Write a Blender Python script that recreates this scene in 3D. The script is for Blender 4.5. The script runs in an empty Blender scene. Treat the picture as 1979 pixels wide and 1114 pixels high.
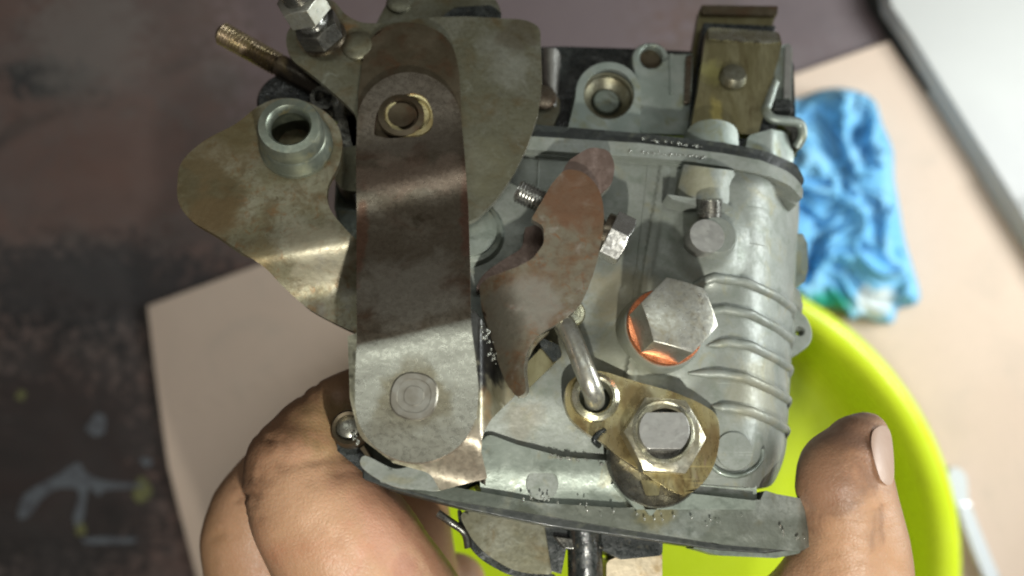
import bpy, bmesh, math, random
from mathutils import Vector, Matrix, noise
from mathutils.geometry import delaunay_2d_cdt
random.seed(7)
S = bpy.context.scene
COL = S.collection
# ------------------------------------------------------------------ camera
FPX, CX, CY = 1647.0, 989.5, 557.0          # focal length and centre of the photograph, in its pixels
CAMZ = 0.50
cam_d = bpy.data.cameras.new('camera'); cam = bpy.data.objects.new('camera', cam_d); COL.objects.link(cam)
cam.location = (0, 0, CAMZ)
cam_d.sensor_width = 36; cam_d.lens = FPX/1979*36
cam_d.clip_start = 0.005; cam_d.clip_end = 50
cam_d.dof.use_dof = True; cam_d.dof.focus_distance = 0.168; cam_d.dof.aperture_fstop = 9.5
S.camera = cam
# ------------------------------------------------------------------ light
w = bpy.data.worlds.new('World'); S.world = w; w.use_nodes = True
bg = w.node_tree.nodes['Background']; bg.inputs[0].default_value = (1.0, 0.93, 0.84, 1); bg.inputs[1].default_value = 0.11
def lamp(name, loc, target, power, size, color, size_y=None, shape='DISK'):
    d = bpy.data.lights.new(name, 'AREA'); d.energy = power; d.color = color
    d.shape = 'RECTANGLE' if size_y else shape; d.size = size
    if size_y: d.size_y = size_y
    o = bpy.data.objects.new(name, d); COL.objects.link(o); o.location = loc
    o.rotation_euler = (Vector(target)-Vector(loc)).to_track_quat('-Z', 'Y').to_euler()
    return o
lamp('hand_lamp', (0.028, -0.105, 0.500), (0.0, 0.0, 0.30), 0.52, 0.007, (1.0, 0.98, 0.90))
lamp('workshop_lamp', (0.47, 0.08, 0.38), (0.14, 0.03, 0.0), 2.9, 0.24, (0.95, 1.0, 1.0), 0.22)
lamp('added_highlight_tube', (0.02, 0.47, 1.10), (0.0, 0.0, 0.3), 1.0, 0.9, (0.95, 1.0, 0.95), 0.06)  # added unseen tube, placed so its reflection makes the strap's highlight
lamp('added_fill_panel', (0.38, -0.12, 1.20), (0.12, -0.05, 0.0), 0.6, 0.30, (1.0, 0.98, 0.94), 0.30)  # added unseen fill that brightens the basin interior
S.view_settings.view_transform = 'Standard'; S.view_settings.look = 'None'
S.view_settings.exposure = 0.0; S.view_settings.gamma = 1.0
S.render.engine = 'CYCLES'
S.cycles.max_bounces = 6; S.cycles.pixel_filter_type = 'BLACKMAN_HARRIS'; S.cycles.filter_width = 2.1

# ------------------------------------------------------------------ frames
N = Vector((0.08, 0.30, 1)).normalized()
O = Vector((0, 0, CAMZ-0.183))
XA = (Vector((1,0,0))-N*N.x).normalized(); YA = N.cross(XA)
FR = Matrix((XA, YA, N)).transposed()
FRi = FR.inverted()
def ray(px, py): return Vector(((px-CX)/FPX, -(py-CY)/FPX, -1))
def P(px, py, h=0):                                   # carburetor frame: a point at height h (mm) above the casting's face
    d = ray(px, py); c = Vector((0,0,CAMZ))
    t = (h*0.001 - N.dot(c-O))/N.dot(d)
    return FRi @ (c+d*t-O)
def W(px, py, z):                                     # world: a point at height z (mm) above the floor
    return Vector((0,0,CAMZ))+ray(px, py)*(CAMZ-z*0.001)
def rp(r, px, py, h=0):                               # radius of r photo pixels at that spot, in metres
    return (P(px+r, py, h)-P(px-r, py, h)).length/2

# ------------------------------------------------------------------ mesh helpers
def link(name, me, mat, parent=None, bevel=0, seg=2, sharp=38, em=None):
    me.materials.append(mat)
    if em: me.materials.append(em)
    for p in me.polygons: p.use_smooth = True
    me.set_sharp_from_angle(angle=math.radians(sharp))
    o = bpy.data.objects.new(name, me); COL.objects.link(o)
    if parent: o.parent = parent
    if bevel:
        b = o.modifiers.new('bevel', 'BEVEL'); b.width = bevel*0.001; b.segments = seg
        b.limit_method = 'ANGLE'; b.angle_limit = math.radians(42); b.harden_normals = True
        if em: b.material = 1
    return o
def tag(o, label=None, cat=None, group=None, kind=None):
    if label: o['label'] = label
    if cat: o['category'] = cat
    if group: o['group'] = group
    if kind: o['kind'] = kind
    return o
def rpoly(pts, n=6):
    out = []; m = len(pts)
    for i in range(m):
        p = pts[i]; x, y = p[0], p[1]; r = p[2] if len(p) > 2 else 0
        if not r: out.append((x, y)); continue
        a = pts[i-1]; b = pts[(i+1) % m]
        da = math.hypot(a[0]-x, a[1]-y); db = math.hypot(b[0]-x, b[1]-y)
        ta = min(r, da*0.49)/da; tb = min(r, db*0.49)/db
        A = (x+(a[0]-x)*ta, y+(a[1]-y)*ta); B = (x+(b[0]-x)*tb, y+(b[1]-y)*tb)
        for k in range(n+1):
            t = k/n
            out.append(((1-t)**2*A[0]+2*t*(1-t)*x+t*t*B[0], (1-t)**2*A[1]+2*t*(1-t)*y+t*t*B[1]))
    return out
def smooth(pts, n=5):                                 # closed Catmull-Rom outline
    out = []; m = len(pts)
    for i in range(m):
        p0, p1, p2, p3 = (pts[(i+k-1) % m] for k in range(4))
        for k in range(n):
            t = k/n
            out.append(tuple(0.5*((2*p1[j])+(-p0[j]+p2[j])*t+(2*p0[j]-5*p1[j]+4*p2[j]-p3[j])*t*t+(-p0[j]+3*p1[j]-3*p2[j]+p3[j])*t**3) for j in (0,1)))
    return out
def circ(cx, cy, r, n=32, ry=None, a0=0):
    return [(cx+r*math.cos(a0+2*math.pi*k/n), cy+(ry or r)*math.sin(a0+2*math.pi*k/n)) for k in range(n)]
def inside(x, y, poly):
    c = False; j = len(poly)-1
    for i in range(len(poly)):
        xi, yi = poly[i]; xj, yj = poly[j]
        if (yi > y) != (yj > y) and x < (xj-xi)*(y-yi)/(yj-yi)+xi: c = not c
        j = i
    return c
def resample(poly, step):
    out = []
    for i in range(len(poly)):
        a = poly[i]; b = poly[(i+1) % len(poly)]
        L = math.hypot(b[0]-a[0], b[1]-a[1]); k = max(1, int(L/step))
        for j in range(k): out.append((a[0]+(b[0]-a[0])*j/k, a[1]+(b[1]-a[1])*j/k))
    return out
def dedupe(poly):
    out = []
    for p in poly:
        if not out or math.hypot(p[0]-out[-1][0], p[1]-out[-1][1]) > 0.05: out.append(p)
    if math.hypot(out[0][0]-out[-1][0], out[0][1]-out[-1][1]) < 0.05: out.pop()
    return out
def sheet(name, outline, mat, parent=None, h=0, depth=2, holes=(), step=None, M=P, bevel=0.25, conform=False, sharp=38, seg=2, em=None):
    hf = h if callable(h) else (lambda x, y: h)
    outline = dedupe(outline); holes = [dedupe(q) for q in holes]
    if step:
        outline = resample(outline, step); holes = [resample(q, step) for q in holes]
    V = []; E = []
    for loop in [outline]+holes:
        s = len(V); V += loop; E += [(s+i, s+(i+1) % len(loop)) for i in range(len(loop))]
    if step:
        xs = [p[0] for p in outline]; ys = [p[1] for p in outline]
        loops = [outline]+holes
        y = min(ys)+step*0.5; row = 0
        allb = list(V); cell = {}
        for p in allb: cell.setdefault((int(p[0]//step), int(p[1]//step)), []).append(p)
        while y < max(ys):
            x = min(xs)+(step*0.5 if row % 2 else step)
            while x < max(xs):
                if inside(x, y, outline) and not any(inside(x, y, q) for q in holes):
                    ci, cj = int(x//step), int(y//step)
                    if not any((p[0]-x)**2+(p[1]-y)**2 < (step*0.55)**2 for a in (-1,0,1) for b in (-1,0,1) for p in cell.get((ci+a, cj+b), ())):
                        V.append((x, y))
                x += step
            y += step*0.87; row += 1
    vo, eo, fo, _, _, _ = delaunay_2d_cdt([Vector(v) for v in V], E, [], 0, 1e-5)
    F = []
    for f in fo:
        c = sum((vo[i] for i in f), Vector((0,0)))/len(f)
        if inside(c.x, c.y, outline) and not any(inside(c.x, c.y, q) for q in holes): F.append(tuple(f))
    top = [M(v.x, v.y, hf(v.x, v.y)) for v in vo]
    dn = Vector((0,0,-depth*0.001)); n = len(top)
    FF = []
    for f in F:
        a, b, c = (top[i] for i in f[:3])
        if (b-a).cross(c-a).z < 0: f = f[::-1]
        FF.append(tuple(f))
    if conform:
        nr = [Vector() for _ in top]
        for f in FF:
            a, b, c = (top[i] for i in f[:3]); q = (b-a).cross(c-a)
            for i in f: nr[i] += q
        bot = [t-q.normalized()*depth*0.001 if q.length > 0 else t+dn for t, q in zip(top, nr)]
    else: bot = [t+dn for t in top]
    cnt = {}
    for f in FF:
        for i in range(len(f)): cnt[(f[i], f[(i+1) % len(f)])] = 1
    sides = [(a, a+n, b+n, b) for (a, b) in cnt if (b, a) not in cnt]
    faces = FF+[tuple(i+n for i in f[::-1]) for f in FF]+[tuple(reversed((s[0], s[3], s[2], s[1]))) for s in sides]
    me = bpy.data.meshes.new(name); me.from_pydata(top+bot, [], faces)
    bm = bmesh.new(); bm.from_mesh(me)
    bmesh.ops.delete(bm, geom=[v for v in bm.verts if not v.link_faces], context='VERTS')
    bmesh.ops.recalc_face_normals(bm, faces=bm.faces); bm.to_mesh(me); bm.free()
    if em: 
        for p in me.polygons: p.material_index = 1 if len(p.vertices) == 4 else 0
    return link(name, me, mat, parent, bevel, seg, sharp, em)
def basis(ax):
    ax = ax.normalized(); u = ax.orthogonal().normalized(); return u, ax.cross(u), ax
def lathe(name, c, prof, mat, parent=None, axis=Vector((0,0,1)), seg=40, bevel=0, sharp=38, u=None, rfun=None, cap=True):
    # prof: (radius m, height m) pairs from the bottom up, along axis from c
    if u is None: u, v, ax = basis(axis)
    else: ax = axis.normalized(); u = (u-ax*u.dot(ax)).normalized(); v = ax.cross(u)
    V = []; F = []
    for r, h in prof:
        for k in range(seg):
            a = 2*math.pi*k/seg; q = r*(rfun(a) if rfun else 1)
            V.append(c+ax*h+(u*math.cos(a)+v*math.sin(a))*q)
    for i in range(len(prof)-1):
        for k in range(seg):
            k2 = (k+1) % seg; F.append((i*seg+k, i*seg+k2, (i+1)*seg+k2, (i+1)*seg+k))
    if cap:
        F.append(tuple(reversed(range(seg)))); F.append(tuple(range((len(prof)-1)*seg, len(prof)*seg)))
    me = bpy.data.meshes.new(name); me.from_pydata(V, [], F)
    bm = bmesh.new(); bm.from_mesh(me); bmesh.ops.recalc_face_normals(bm, faces=bm.faces); bm.to_mesh(me); bm.free()
    return link(name, me, mat, parent, bevel, 2, sharp)
def hexhead(name, c, R, hgt, mat, parent, axis=Vector((0,0,1)), u=None, seg=72, hole=0, tilt=0.5):
    # chamfered hexagon: corners cut by a cone, flat round top (optionally bored)
    if u is None: u, v, ax = basis(axis)
    else: ax = axis.normalized(); u = (u-ax*u.dot(ax)).normalized(); v = ax.cross(u)
    a_ = R*math.cos(math.pi/6)
    def rh(t): return a_/math.cos(((t+math.pi/6) % (math.pi/3))-math.pi/6)
    rings = []
    rings.append([(rh(2*math.pi*k/seg), 0) for k in range(seg)])
    rings.append([(rh(2*math.pi*k/seg), hgt-(rh(2*math.pi*k/seg)-a_*0.95)*tilt) for k in range(seg)])
    rings.append([(a_*0.93, hgt) for k in range(seg)])
    if hole:
        rings.append([(hole, hgt) for k in range(seg)]); rings.append([(hole*0.97, hgt*0.2) for k in range(seg)])
    V = []; F = []
    for rg in rings:
        for k, (r, h) in enumerate(rg):
            t = 2*math.pi*k/seg; V.append(c+ax*h+(u*math.cos(t)+v*math.sin(t))*r)
    for i in range(len(rings)-1):
        for k in range(seg):
            k2 = (k+1) % seg; F.append((i*seg+k, i*seg+k2, (i+1)*seg+k2, (i+1)*seg+k))
    F.append(tuple(reversed(range(seg)))); F.append(tuple(range((len(rings)-1)*seg, len(rings)*seg)))
    me = bpy.data.meshes.new(name); me.from_pydata(V, [], F)
    return link(name, me, mat, parent, 0.12, 2, 25)
def cr3(pts, n=6):
    out = []; m = len(pts)
    for i in range(m-1):
        p0 = pts[max(i-1, 0)]; p1 = pts[i]; p2 = pts[i+1]; p3 = pts[min(i+2, m-1)]
        for k in range(n):
            t = k/n
            out.append(0.5*((2*p1)+(p2-p0)*t+(2*p0-5*p1+4*p2-p3)*t*t+(3*p1-p0-3*p2+p3)*t**3))
    out.append(pts[-1].copy()); return out
def tube_geo(pts, rad, seg=20, flat=None):
    V = []; F = []; n = len(pts)
    u = None
    for i, p in enumerate(pts):
        t = (pts[min(i+1, n-1)]-pts[max(i-1, 0)]).normalized()
        if u is None: u = t.orthogonal().normalized()
        u = (u-t*u.dot(t)).normalized(); v = t.cross(u)
        r = rad[i] if isinstance(rad, (list, tuple)) else rad
        for k in range(seg):
            a = 2*math.pi*k/seg; V.append(p+(u*math.cos(a)+v*math.sin(a))*r)
    for i in range(n-1):
        for k in range(seg):
            k2 = (k+1) % seg; F.append((i*seg+k, i*seg+k2, (i+1)*seg+k2, (i+1)*seg+k))
    F.append(tuple(reversed(range(seg)))); F.append(tuple(range((n-1)*seg, n*seg)))
    return V, F
def tube(name, pts, rad, mat, parent=None, seg=20, bevel=0, n=6):
    if n: 
        if isinstance(rad, (list, tuple)):
            rr = [Vector((r,0,0)) for r in rad]; rad = [q.x for q in cr3(rr, n)]
        pts = cr3(pts, n)
    V, F = tube_geo(pts, rad, seg)
    me = bpy.data.meshes.new(name); me.from_pydata(V, [], F)
    return link(name, me, mat, parent, bevel)

# ------------------------------------------------------------------ materials
def mat(name, base, layers=(), metal=0.0, rough=(0.35, 0.5), rscale=1.0, bump=0.1, bscale=6.0, spots=(), coat=0.0, coat_r=0.08, stretch=(1,1,1), fine=None, sss=0, M=P, spec=0.5, planes=(), scratch=0):
    """layers: (colour, noise scale per mm, lo, hi); spots: ((px,py,h), radius mm, colour, strength[, stretch])"""
    m = bpy.data.materials.new(name); m.use_nodes = True; nt = m.node_tree; nd = nt.nodes; L = nt.links
    b = nd['Principled BSDF']
    tc = nd.new('ShaderNodeTexCoord'); mp = nd.new('ShaderNodeMapping'); mp.inputs['Scale'].default_value = [1000*s for s in stretch]
    L.new(tc.outputs['Object'], mp.inputs['Vector'])
    pl = nd.new('ShaderNodeMapping'); pl.inputs['Scale'].default_value = (1000,1000,1000); L.new(tc.outputs['Object'], pl.inputs['Vector'])
    def nz(scale, detail=6, rough_=0.6, dist=0.3, vec=None):
        n = nd.new('ShaderNodeTexNoise'); n.inputs['Scale'].default_value = scale; n.inputs['Detail'].default_value = detail
        n.inputs['Roughness'].default_value = rough_; n.inputs['Distortion'].default_value = dist
        L.new((vec or mp).outputs['Vector'] if hasattr((vec or mp), 'outputs') else vec, n.inputs['Vector']); return n.outputs['Fac']
    def mr(fac, lo, hi, a=0.0, c=1.0):
        n = nd.new('ShaderNodeMapRange'); n.interpolation_type = 'SMOOTHSTEP'
        n.inputs['From Min'].default_value = lo; n.inputs['From Max'].default_value = hi
        n.inputs['To Min'].default_value = a; n.inputs['To Max'].default_value = c
        L.new(fac, n.inputs['Value']); return n.outputs['Result']
    def mix(fac, a, c):
        n = nd.new('ShaderNodeMix'); n.data_type = 'RGBA'
        if isinstance(fac, float): n.inputs[0].default_value = fac
        else: L.new(fac, n.inputs[0])
        for s, v in ((6, a), (7, c)):
            if isinstance(v, tuple): n.inputs[s].default_value = (*v, 1)
            else: L.new(v, n.inputs[s])
        return n.outputs[2]
    def math_(op, a, c=None):
        n = nd.new('ShaderNodeMath'); n.operation = op; n.use_clamp = op == 'MULTIPLY'
        for i, v in enumerate((a, c)):
            if v is None: continue
            if isinstance(v, (int, float)): n.inputs[i].default_value = v
            else: L.new(v, n.inputs[i])
        return n.outputs[0]
    col = tuple(base)
    for k, (c, sc, lo, hi) in enumerate(layers):
        col = mix(mr(nz(sc, 5, 0.55, 0.4+0.3*k), lo-0.03, hi+0.05, 0.0, 0.85), col, tuple(c))
    if scratch:
        for ang, sc_s in ((0.5, 1), (-0.9, 0.7)):
            sm_ = nd.new('ShaderNodeMapping'); sm_.inputs['Rotation'].default_value = (0,0,ang); sm_.inputs['Scale'].default_value = (90*sc_s, 3500*sc_s, 500)
            L.new(tc.outputs['Object'], sm_.inputs['Vector'])
            ns_ = nz(1.0, 2, 0.5, 0.2, sm_)
            gate = mr(nz(0.12, 2, 0.5, 0.5, pl), 0.45, 0.62)
            col = mix(math_('MULTIPLY', mr(ns_, 0.66, 0.74, 0.0, scratch), gate), col, tuple(min(1, v*1.7) for v in base))
    if fine:
        col = mix(mr(nz(fine[1], 3, 0.6, 0), 0.40, 0.85, 0.0, 0.7), col, tuple(fine[0]))
    edge = nz(0.16, 4, 0.55, 0.6, pl) if (spots or planes) else None
    for (a_, b_, soft, c, st) in planes:                # everything below the line a-b (a real change of finish)
        A, B = M(*a_)*1000, M(*b_)*1000; t = (B-A).normalized(); nrm = Vector((t.y, -t.x, 0))
        vm = nd.new('ShaderNodeVectorMath'); vm.operation = 'SUBTRACT'; L.new(pl.outputs['Vector'], vm.inputs[0]); vm.inputs[1].default_value = A
        dt = nd.new('ShaderNodeVectorMath'); dt.operation = 'DOT_PRODUCT'; L.new(vm.outputs[0], dt.inputs[0]); dt.inputs[1].default_value = nrm
        col = mix(mr(math_('ADD', dt.outputs['Value'], math_('SUBTRACT', edge, 0.5)), -soft, soft, 0.0, st), col, tuple(c))
    for s in spots:
        p, r, c, st = s[:4]; q = M(*p)*1000
        vm = nd.new('ShaderNodeVectorMath'); vm.operation = 'SUBTRACT'; L.new(pl.outputs['Vector'], vm.inputs[0]); vm.inputs[1].default_value = q
        vs = nd.new('ShaderNodeVectorMath'); vs.operation = 'MULTIPLY'; L.new(vm.outputs[0], vs.inputs[0]); vs.inputs[1].default_value = s[4] if len(s) > 4 else (1,1,1)
        ln = nd.new('ShaderNodeVectorMath'); ln.operation = 'LENGTH'; L.new(vs.outputs[0], ln.inputs[0])
        d = math_('ADD', math_('DIVIDE', ln.outputs['Value'], r), math_('MULTIPLY_ADD' if False else 'SUBTRACT', edge, 0.5))
        dd = math_('ADD', d, math_('SUBTRACT', edge, 0.5))
        col = mix(mr(dd, 1.15, 0.55, 0.0, st), col, tuple(c))
    if isinstance(col, tuple): b.inputs['Base Color'].default_value = (*col, 1)
    else: L.new(col, b.inputs['Base Color'])
    b.inputs['Metallic'].default_value = metal
    b.inputs['Specular IOR Level'].default_value = spec
    L.new(mr(nz(rscale, 5, 0.7, 0.5), 0.3, 0.7, rough[0], rough[1]), b.inputs['Roughness'])
    if coat:
        L.new(mr(nz(0.16, 4, 0.6, 0.6, pl), 0.42, 0.62, 0.0, coat), b.inputs['Coat Weight']); b.inputs['Coat Roughness'].default_value = coat_r
    if sss:
        b.inputs['Subsurface Weight'].default_value = sss; b.inputs['Subsurface Radius'].default_value = (1.0, 0.35, 0.2); b.inputs['Subsurface Scale'].default_value = 0.0035
    if sss and bump:
        vo_ = nd.new('ShaderNodeTexVoronoi'); vo_.feature = 'DISTANCE_TO_EDGE'; vo_.inputs['Scale'].default_value = 1.15; L.new(pl.outputs['Vector'], vo_.inputs['Vector'])
        b0_ = nd.new('ShaderNodeBump'); b0_.inputs['Distance'].default_value = 0.00003; L.new(mr(vo_.outputs['Distance'], 0.0, 0.25), b0_.inputs['Height'])
    if bump:
        bp = nd.new('ShaderNodeBump'); bp.inputs['Strength'].default_value = 1.0; bp.inputs['Distance'].default_value = 0.001*bump*0.035
        L.new(nz(bscale, 5, 0.6, 0), bp.inputs['Height'])
        b2 = nd.new('ShaderNodeBump'); b2.inputs['Distance'].default_value = 0.001*bump*0.30
        L.new(nz(bscale*0.08, 3, 0.5, 0), b2.inputs['Height']); L.new(bp.outputs[0], b2.inputs['Normal'])
        if sss: L.new(b0_.outputs[0], bp.inputs['Normal'])
        L.new(b2.outputs[0], b.inputs['Normal'])
        if coat: L.new(b2.outputs[0], b.inputs['Coat Normal'])
    return m
zinc = mat('cast_zinc', (0.21,0.228,0.203), [((0.285,0.305,0.278), 0.10, 0.42, 0.65), ((0.15,0.175,0.14), 0.25, 0.52, 0.74), ((0.24,0.22,0.12), 0.15, 0.56, 0.76)],
    metal=0.38, rough=(0.46, 0.62), bump=1.5, bscale=1.3, coat=0.3, coat_r=0.2, scratch=0.6, fine=((0.17,0.19,0.15), 1.6),
    spots=[((1350,352,6), 5.0, (0.36,0.32,0.16), 0.4), ((1200,580,0), 9, (0.26,0.22,0.13), 0.6), ((1215,690,2), 10, (0.22,0.22,0.15), 0.6), ((1010,810,0), 5, (0.17,0.14,0.09), 0.4),
           ((1450,760,0), 9, (0.30,0.27,0.17), 0.35), ((1040,640,0), 10, (0.16,0.15,0.09), 0.6)])
zinc_mid = mat('cast_zinc_oily', (0.20,0.23,0.195), [((0.28,0.31,0.27), 0.10, 0.45, 0.65), ((0.10,0.12,0.095), 0.25, 0.50, 0.70), ((0.24,0.21,0.11), 0.16, 0.60, 0.76)], metal=0.5, rough=(0.36,0.55), bump=1.6, bscale=1.2, coat=0.7, coat_r=0.1, scratch=0.5)
zinc_flange = mat('cast_zinc_wet', (0.21,0.23,0.205), [((0.29,0.31,0.28), 0.10, 0.45, 0.65), ((0.07,0.085,0.065), 0.22, 0.50, 0.70), ((0.17,0.15,0.08), 0.16, 0.56, 0.74)], metal=0.5, rough=(0.34,0.55), bump=2.2, bscale=1.2, coat=0.9, coat_r=0.08, scratch=0.5, fine=((0.09,0.10,0.08),1.0), spots=[((900,970,3),9,(0.05,0.06,0.045),0.8,(0.5,1.5,1)),((1150,1010,3),8,(0.06,0.065,0.045),0.7,(0.4,1.6,1)),((1270,990,3),4,(0.16,0.14,0.06),0.7),((1450,1030,3),7,(0.09,0.10,0.075),0.6,(0.5,1.4,1))])
zinc_dark = mat('cast_zinc_grimy', (0.16,0.19,0.16), [((0.26,0.29,0.26), 0.12, 0.42, 0.64), ((0.08,0.09,0.06), 0.3, 0.5, 0.72), ((0.26,0.23,0.10), 0.2, 0.58, 0.74)],
    metal=0.6, rough=(0.34,0.55), bump=0.6, bscale=3, coat=0.5)
zinc_cover = mat('cover_zinc', (0.24,0.28,0.25), [((0.33,0.36,0.33), 0.15, 0.42, 0.64), ((0.20,0.20,0.10), 0.2, 0.5, 0.72)], metal=0.6, rough=(0.4,0.55), bump=0.5, bscale=3)
grime = mat('black_grime', (0.012,0.015,0.014), [((0.05,0.055,0.05), 0.4, 0.5, 0.7), ((0.09,0.075,0.04), 0.8, 0.62, 0.75)], metal=0.1, rough=(0.15,0.5), bump=2.0, bscale=2.0, coat=0.8)
gask = mat('gasket_paper', (0.02,0.024,0.022), [((0.05,0.055,0.04), 0.5, 0.5, 0.7)], rough=(0.3,0.6), bump=1.5, bscale=2, coat=0.4)
strapm = mat('browned_steel', (0.16,0.135,0.10), [((0.24,0.215,0.17), 0.11, 0.42, 0.66), ((0.12,0.06,0.035), 0.14, 0.52, 0.72), ((0.07,0.055,0.035), 0.28, 0.58, 0.76)],
    metal=0.9, rough=(0.22, 0.36), bump=0.6, bscale=1.4, fine=((0.11,0.085,0.06), 1.2), scratch=0.5,
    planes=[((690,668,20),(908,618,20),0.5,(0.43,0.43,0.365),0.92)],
    spots=[((790,560,17), 10, (0.29,0.27,0.225), 0.75, (0.8,1.2,0.5)), ((800,770,20), 7.2, (0.22,0.19,0.12), 0.75), ((790,880,20), 9, (0.30,0.285,0.225), 0.6, (0.6,1.3,1)), ((695,480,14), 4, (0.17,0.075,0.045), 0.6, (2.6,0.3,1)),
           ((905,400,14), 5, (0.17,0.075,0.05), 0.6, (2.8,0.3,1)), ((785,230,9), 13, (0.26,0.23,0.19), 0.5), ((800,340,12), 8, (0.36,0.27,0.21), 0.5, (0.5,1.6,0.3))])  # last spot: highlight band of the bend, painted into the colour
padstain = mat('worn_zinc_rivet', (0.24,0.22,0.18), [((0.34,0.33,0.29), 0.3, 0.4, 0.65)], metal=0.85, rough=(0.28,0.42), bump=0.3, bscale=2)
olive = mat('olive_passivated_steel', (0.145,0.14,0.095), [((0.21,0.21,0.165), 0.10, 0.45, 0.65), ((0.13,0.095,0.045), 0.16, 0.52, 0.72), ((0.30,0.31,0.26), 0.3, 0.62, 0.8)],
    metal=0.75, rough=(0.36,0.50), bump=0.9, bscale=1.5, scratch=0.5, fine=((0.10,0.09,0.05), 1.2), spots=[((970,130,0), 9, (0.27,0.275,0.235), 0.5), ((940,330,5), 7, (0.17,0.16,0.10), 0.5), ((1000,70,5), 5, (0.10,0.08,0.05), 0.6), ((650,90,2), 8, (0.20,0.10,0.03), 0.7)])
olive_dark = mat('dark_olive_steel', (0.07,0.055,0.033), [((0.11,0.09,0.06), 0.14, 0.45, 0.65), ((0.075,0.04,0.02), 0.2, 0.5, 0.7)], metal=0.75, rough=(0.36,0.5), bump=0.5, bscale=2)
armm = mat('rusty_grey_steel', (0.20,0.185,0.115), [((0.29,0.28,0.21), 0.10, 0.42, 0.62), ((0.13,0.095,0.05), 0.22, 0.48, 0.68), ((0.20,0.11,0.045), 0.5, 0.54, 0.70), ((0.11,0.09,0.05), 1.0, 0.55, 0.72)],
    metal=0.72, rough=(0.44,0.58), bump=1.6, bscale=1.2, scratch=0.5, fine=((0.15,0.12,0.065), 0.9), spots=[((385,370,8), 9, (0.10,0.08,0.04), 0.85), ((430,290,8), 8, (0.15,0.11,0.055), 0.6), ((400,420,8), 7, (0.14,0.095,0.045), 0.7), ((500,500,8), 5, (0.17,0.13,0.06), 0.6), ((470,240,8), 6, (0.13,0.105,0.05), 0.7), ((610,500,8), 8, (0.42,0.39,0.29), 0.6), ((630,590,8), 8, (0.21,0.20,0.18), 0.7)])  # pale spot at the bend is a painted highlight; the brown ones are rust
rust = mat('rusty_choke_steel', (0.175,0.155,0.11), [((0.155,0.095,0.052), 0.20, 0.44, 0.62), ((0.36,0.34,0.30), 0.16, 0.56, 0.72), ((0.19,0.085,0.035), 0.55, 0.55, 0.70)],
    metal=0.6, rough=(0.38,0.55), bump=1.6, bscale=1.2, scratch=0.3, fine=((0.11,0.065,0.04), 0.8), spots=[((1110,370,12), 8, (0.15,0.075,0.04), 0.8), ((1020,590,10), 7, (0.24,0.225,0.19), 0.7), ((960,620,10), 7, (0.14,0.13,0.10), 0.8)])  # last two spots put the rolled end's highlight and shading into the colour
rust_edge = mat('purple_brown_steel', (0.15,0.105,0.085), [((0.22,0.165,0.14), 0.3, 0.45, 0.7)], metal=0.65, rough=(0.35,0.5), bump=0.5)
gold = mat('yellow_passivated_zinc', (0.31,0.25,0.11), [((0.42,0.39,0.24), 0.14, 0.42, 0.64), ((0.14,0.09,0.035), 0.20, 0.50, 0.70), ((0.36,0.24,0.22), 0.3, 0.62, 0.8)], metal=0.85, rough=(0.24,0.42), bump=0.6, bscale=1.6, coat=0.4, stretch=(1.6,0.7,1), scratch=0.7, spots=[((1240,770,7),4,(0.13,0.085,0.035),0.7),((1380,860,7),4,(0.16,0.10,0.045),0.6),((1200,850,7),4,(0.12,0.08,0.035),0.6)])
gold_dim = mat('olive_gold_zinc', (0.17,0.15,0.075), [((0.26,0.24,0.14), 0.12, 0.42, 0.64), ((0.11,0.085,0.04), 0.2, 0.54, 0.74)], metal=0.8, rough=(0.32,0.46), bump=0.3, stretch=(2.0,0.5,1), spots=[((1370,140,-4), 4, (0.42,0.40,0.15), 0.6), ((1382,235,-4), 4, (0.45,0.38,0.12), 0.6, (2,0.6,1))])
palegold = mat('pale_gold_zinc', (0.44,0.43,0.30), [((0.55,0.55,0.46), 0.3, 0.42, 0.64), ((0.30,0.22,0.10), 0.4, 0.56, 0.74)], metal=0.85, rough=(0.22,0.36), bump=0.25)
steel = mat('bright_zinc_steel', (0.50,0.50,0.47), [((0.62,0.63,0.62), 0.3, 0.42, 0.64), ((0.30,0.28,0.22), 0.3, 0.56, 0.74)], metal=0.95, rough=(0.18,0.32), bump=0.12)
plugm = mat('worn_plug_steel', (0.46,0.46,0.40), [((0.57,0.58,0.53), 0.3, 0.42, 0.64), ((0.33,0.27,0.16), 0.25, 0.58, 0.76)], metal=0.85, rough=(0.26,0.42), bump=0.6, bscale=2.0, fine=((0.30,0.27,0.18), 1.0))
dsteel = mat('oily_dark_steel', (0.10,0.10,0.09), [((0.20,0.19,0.16), 0.3, 0.45, 0.7), ((0.05,0.04,0.03), 0.4, 0.55, 0.75)], metal=0.8, rough=(0.2,0.4), bump=0.5)
edgem = mat('worn_bright_edge', (0.44,0.42,0.36), [((0.26,0.21,0.14), 0.25, 0.5, 0.68)], metal=0.85, rough=(0.25,0.4), bump=0.3)
shaftm = mat('shaft_end_steel', (0.38,0.375,0.35), [((0.46,0.455,0.42), 0.4, 0.45, 0.7)], metal=0.85, rough=(0.3,0.42), bump=0.3)
copper = mat('copper_washer', (0.95,0.34,0.16), [((0.85,0.25,0.10), 0.5, 0.5, 0.7)], metal=0.9, rough=(0.22,0.34), bump=0.3)
oilm = mat('clear_oil', (0.30,0.31,0.27), metal=0.5, rough=(0.03,0.05), bump=0, spec=1.0); oilm.node_tree.nodes['Principled BSDF'].inputs['Coat Weight'].default_value = 1.0
cream = mat('cream_brass', (0.55,0.47,0.33), [((0.35,0.25,0.12), 0.3, 0.5, 0.7)], metal=0.4, rough=(0.3,0.5), bump=0.5)

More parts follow.
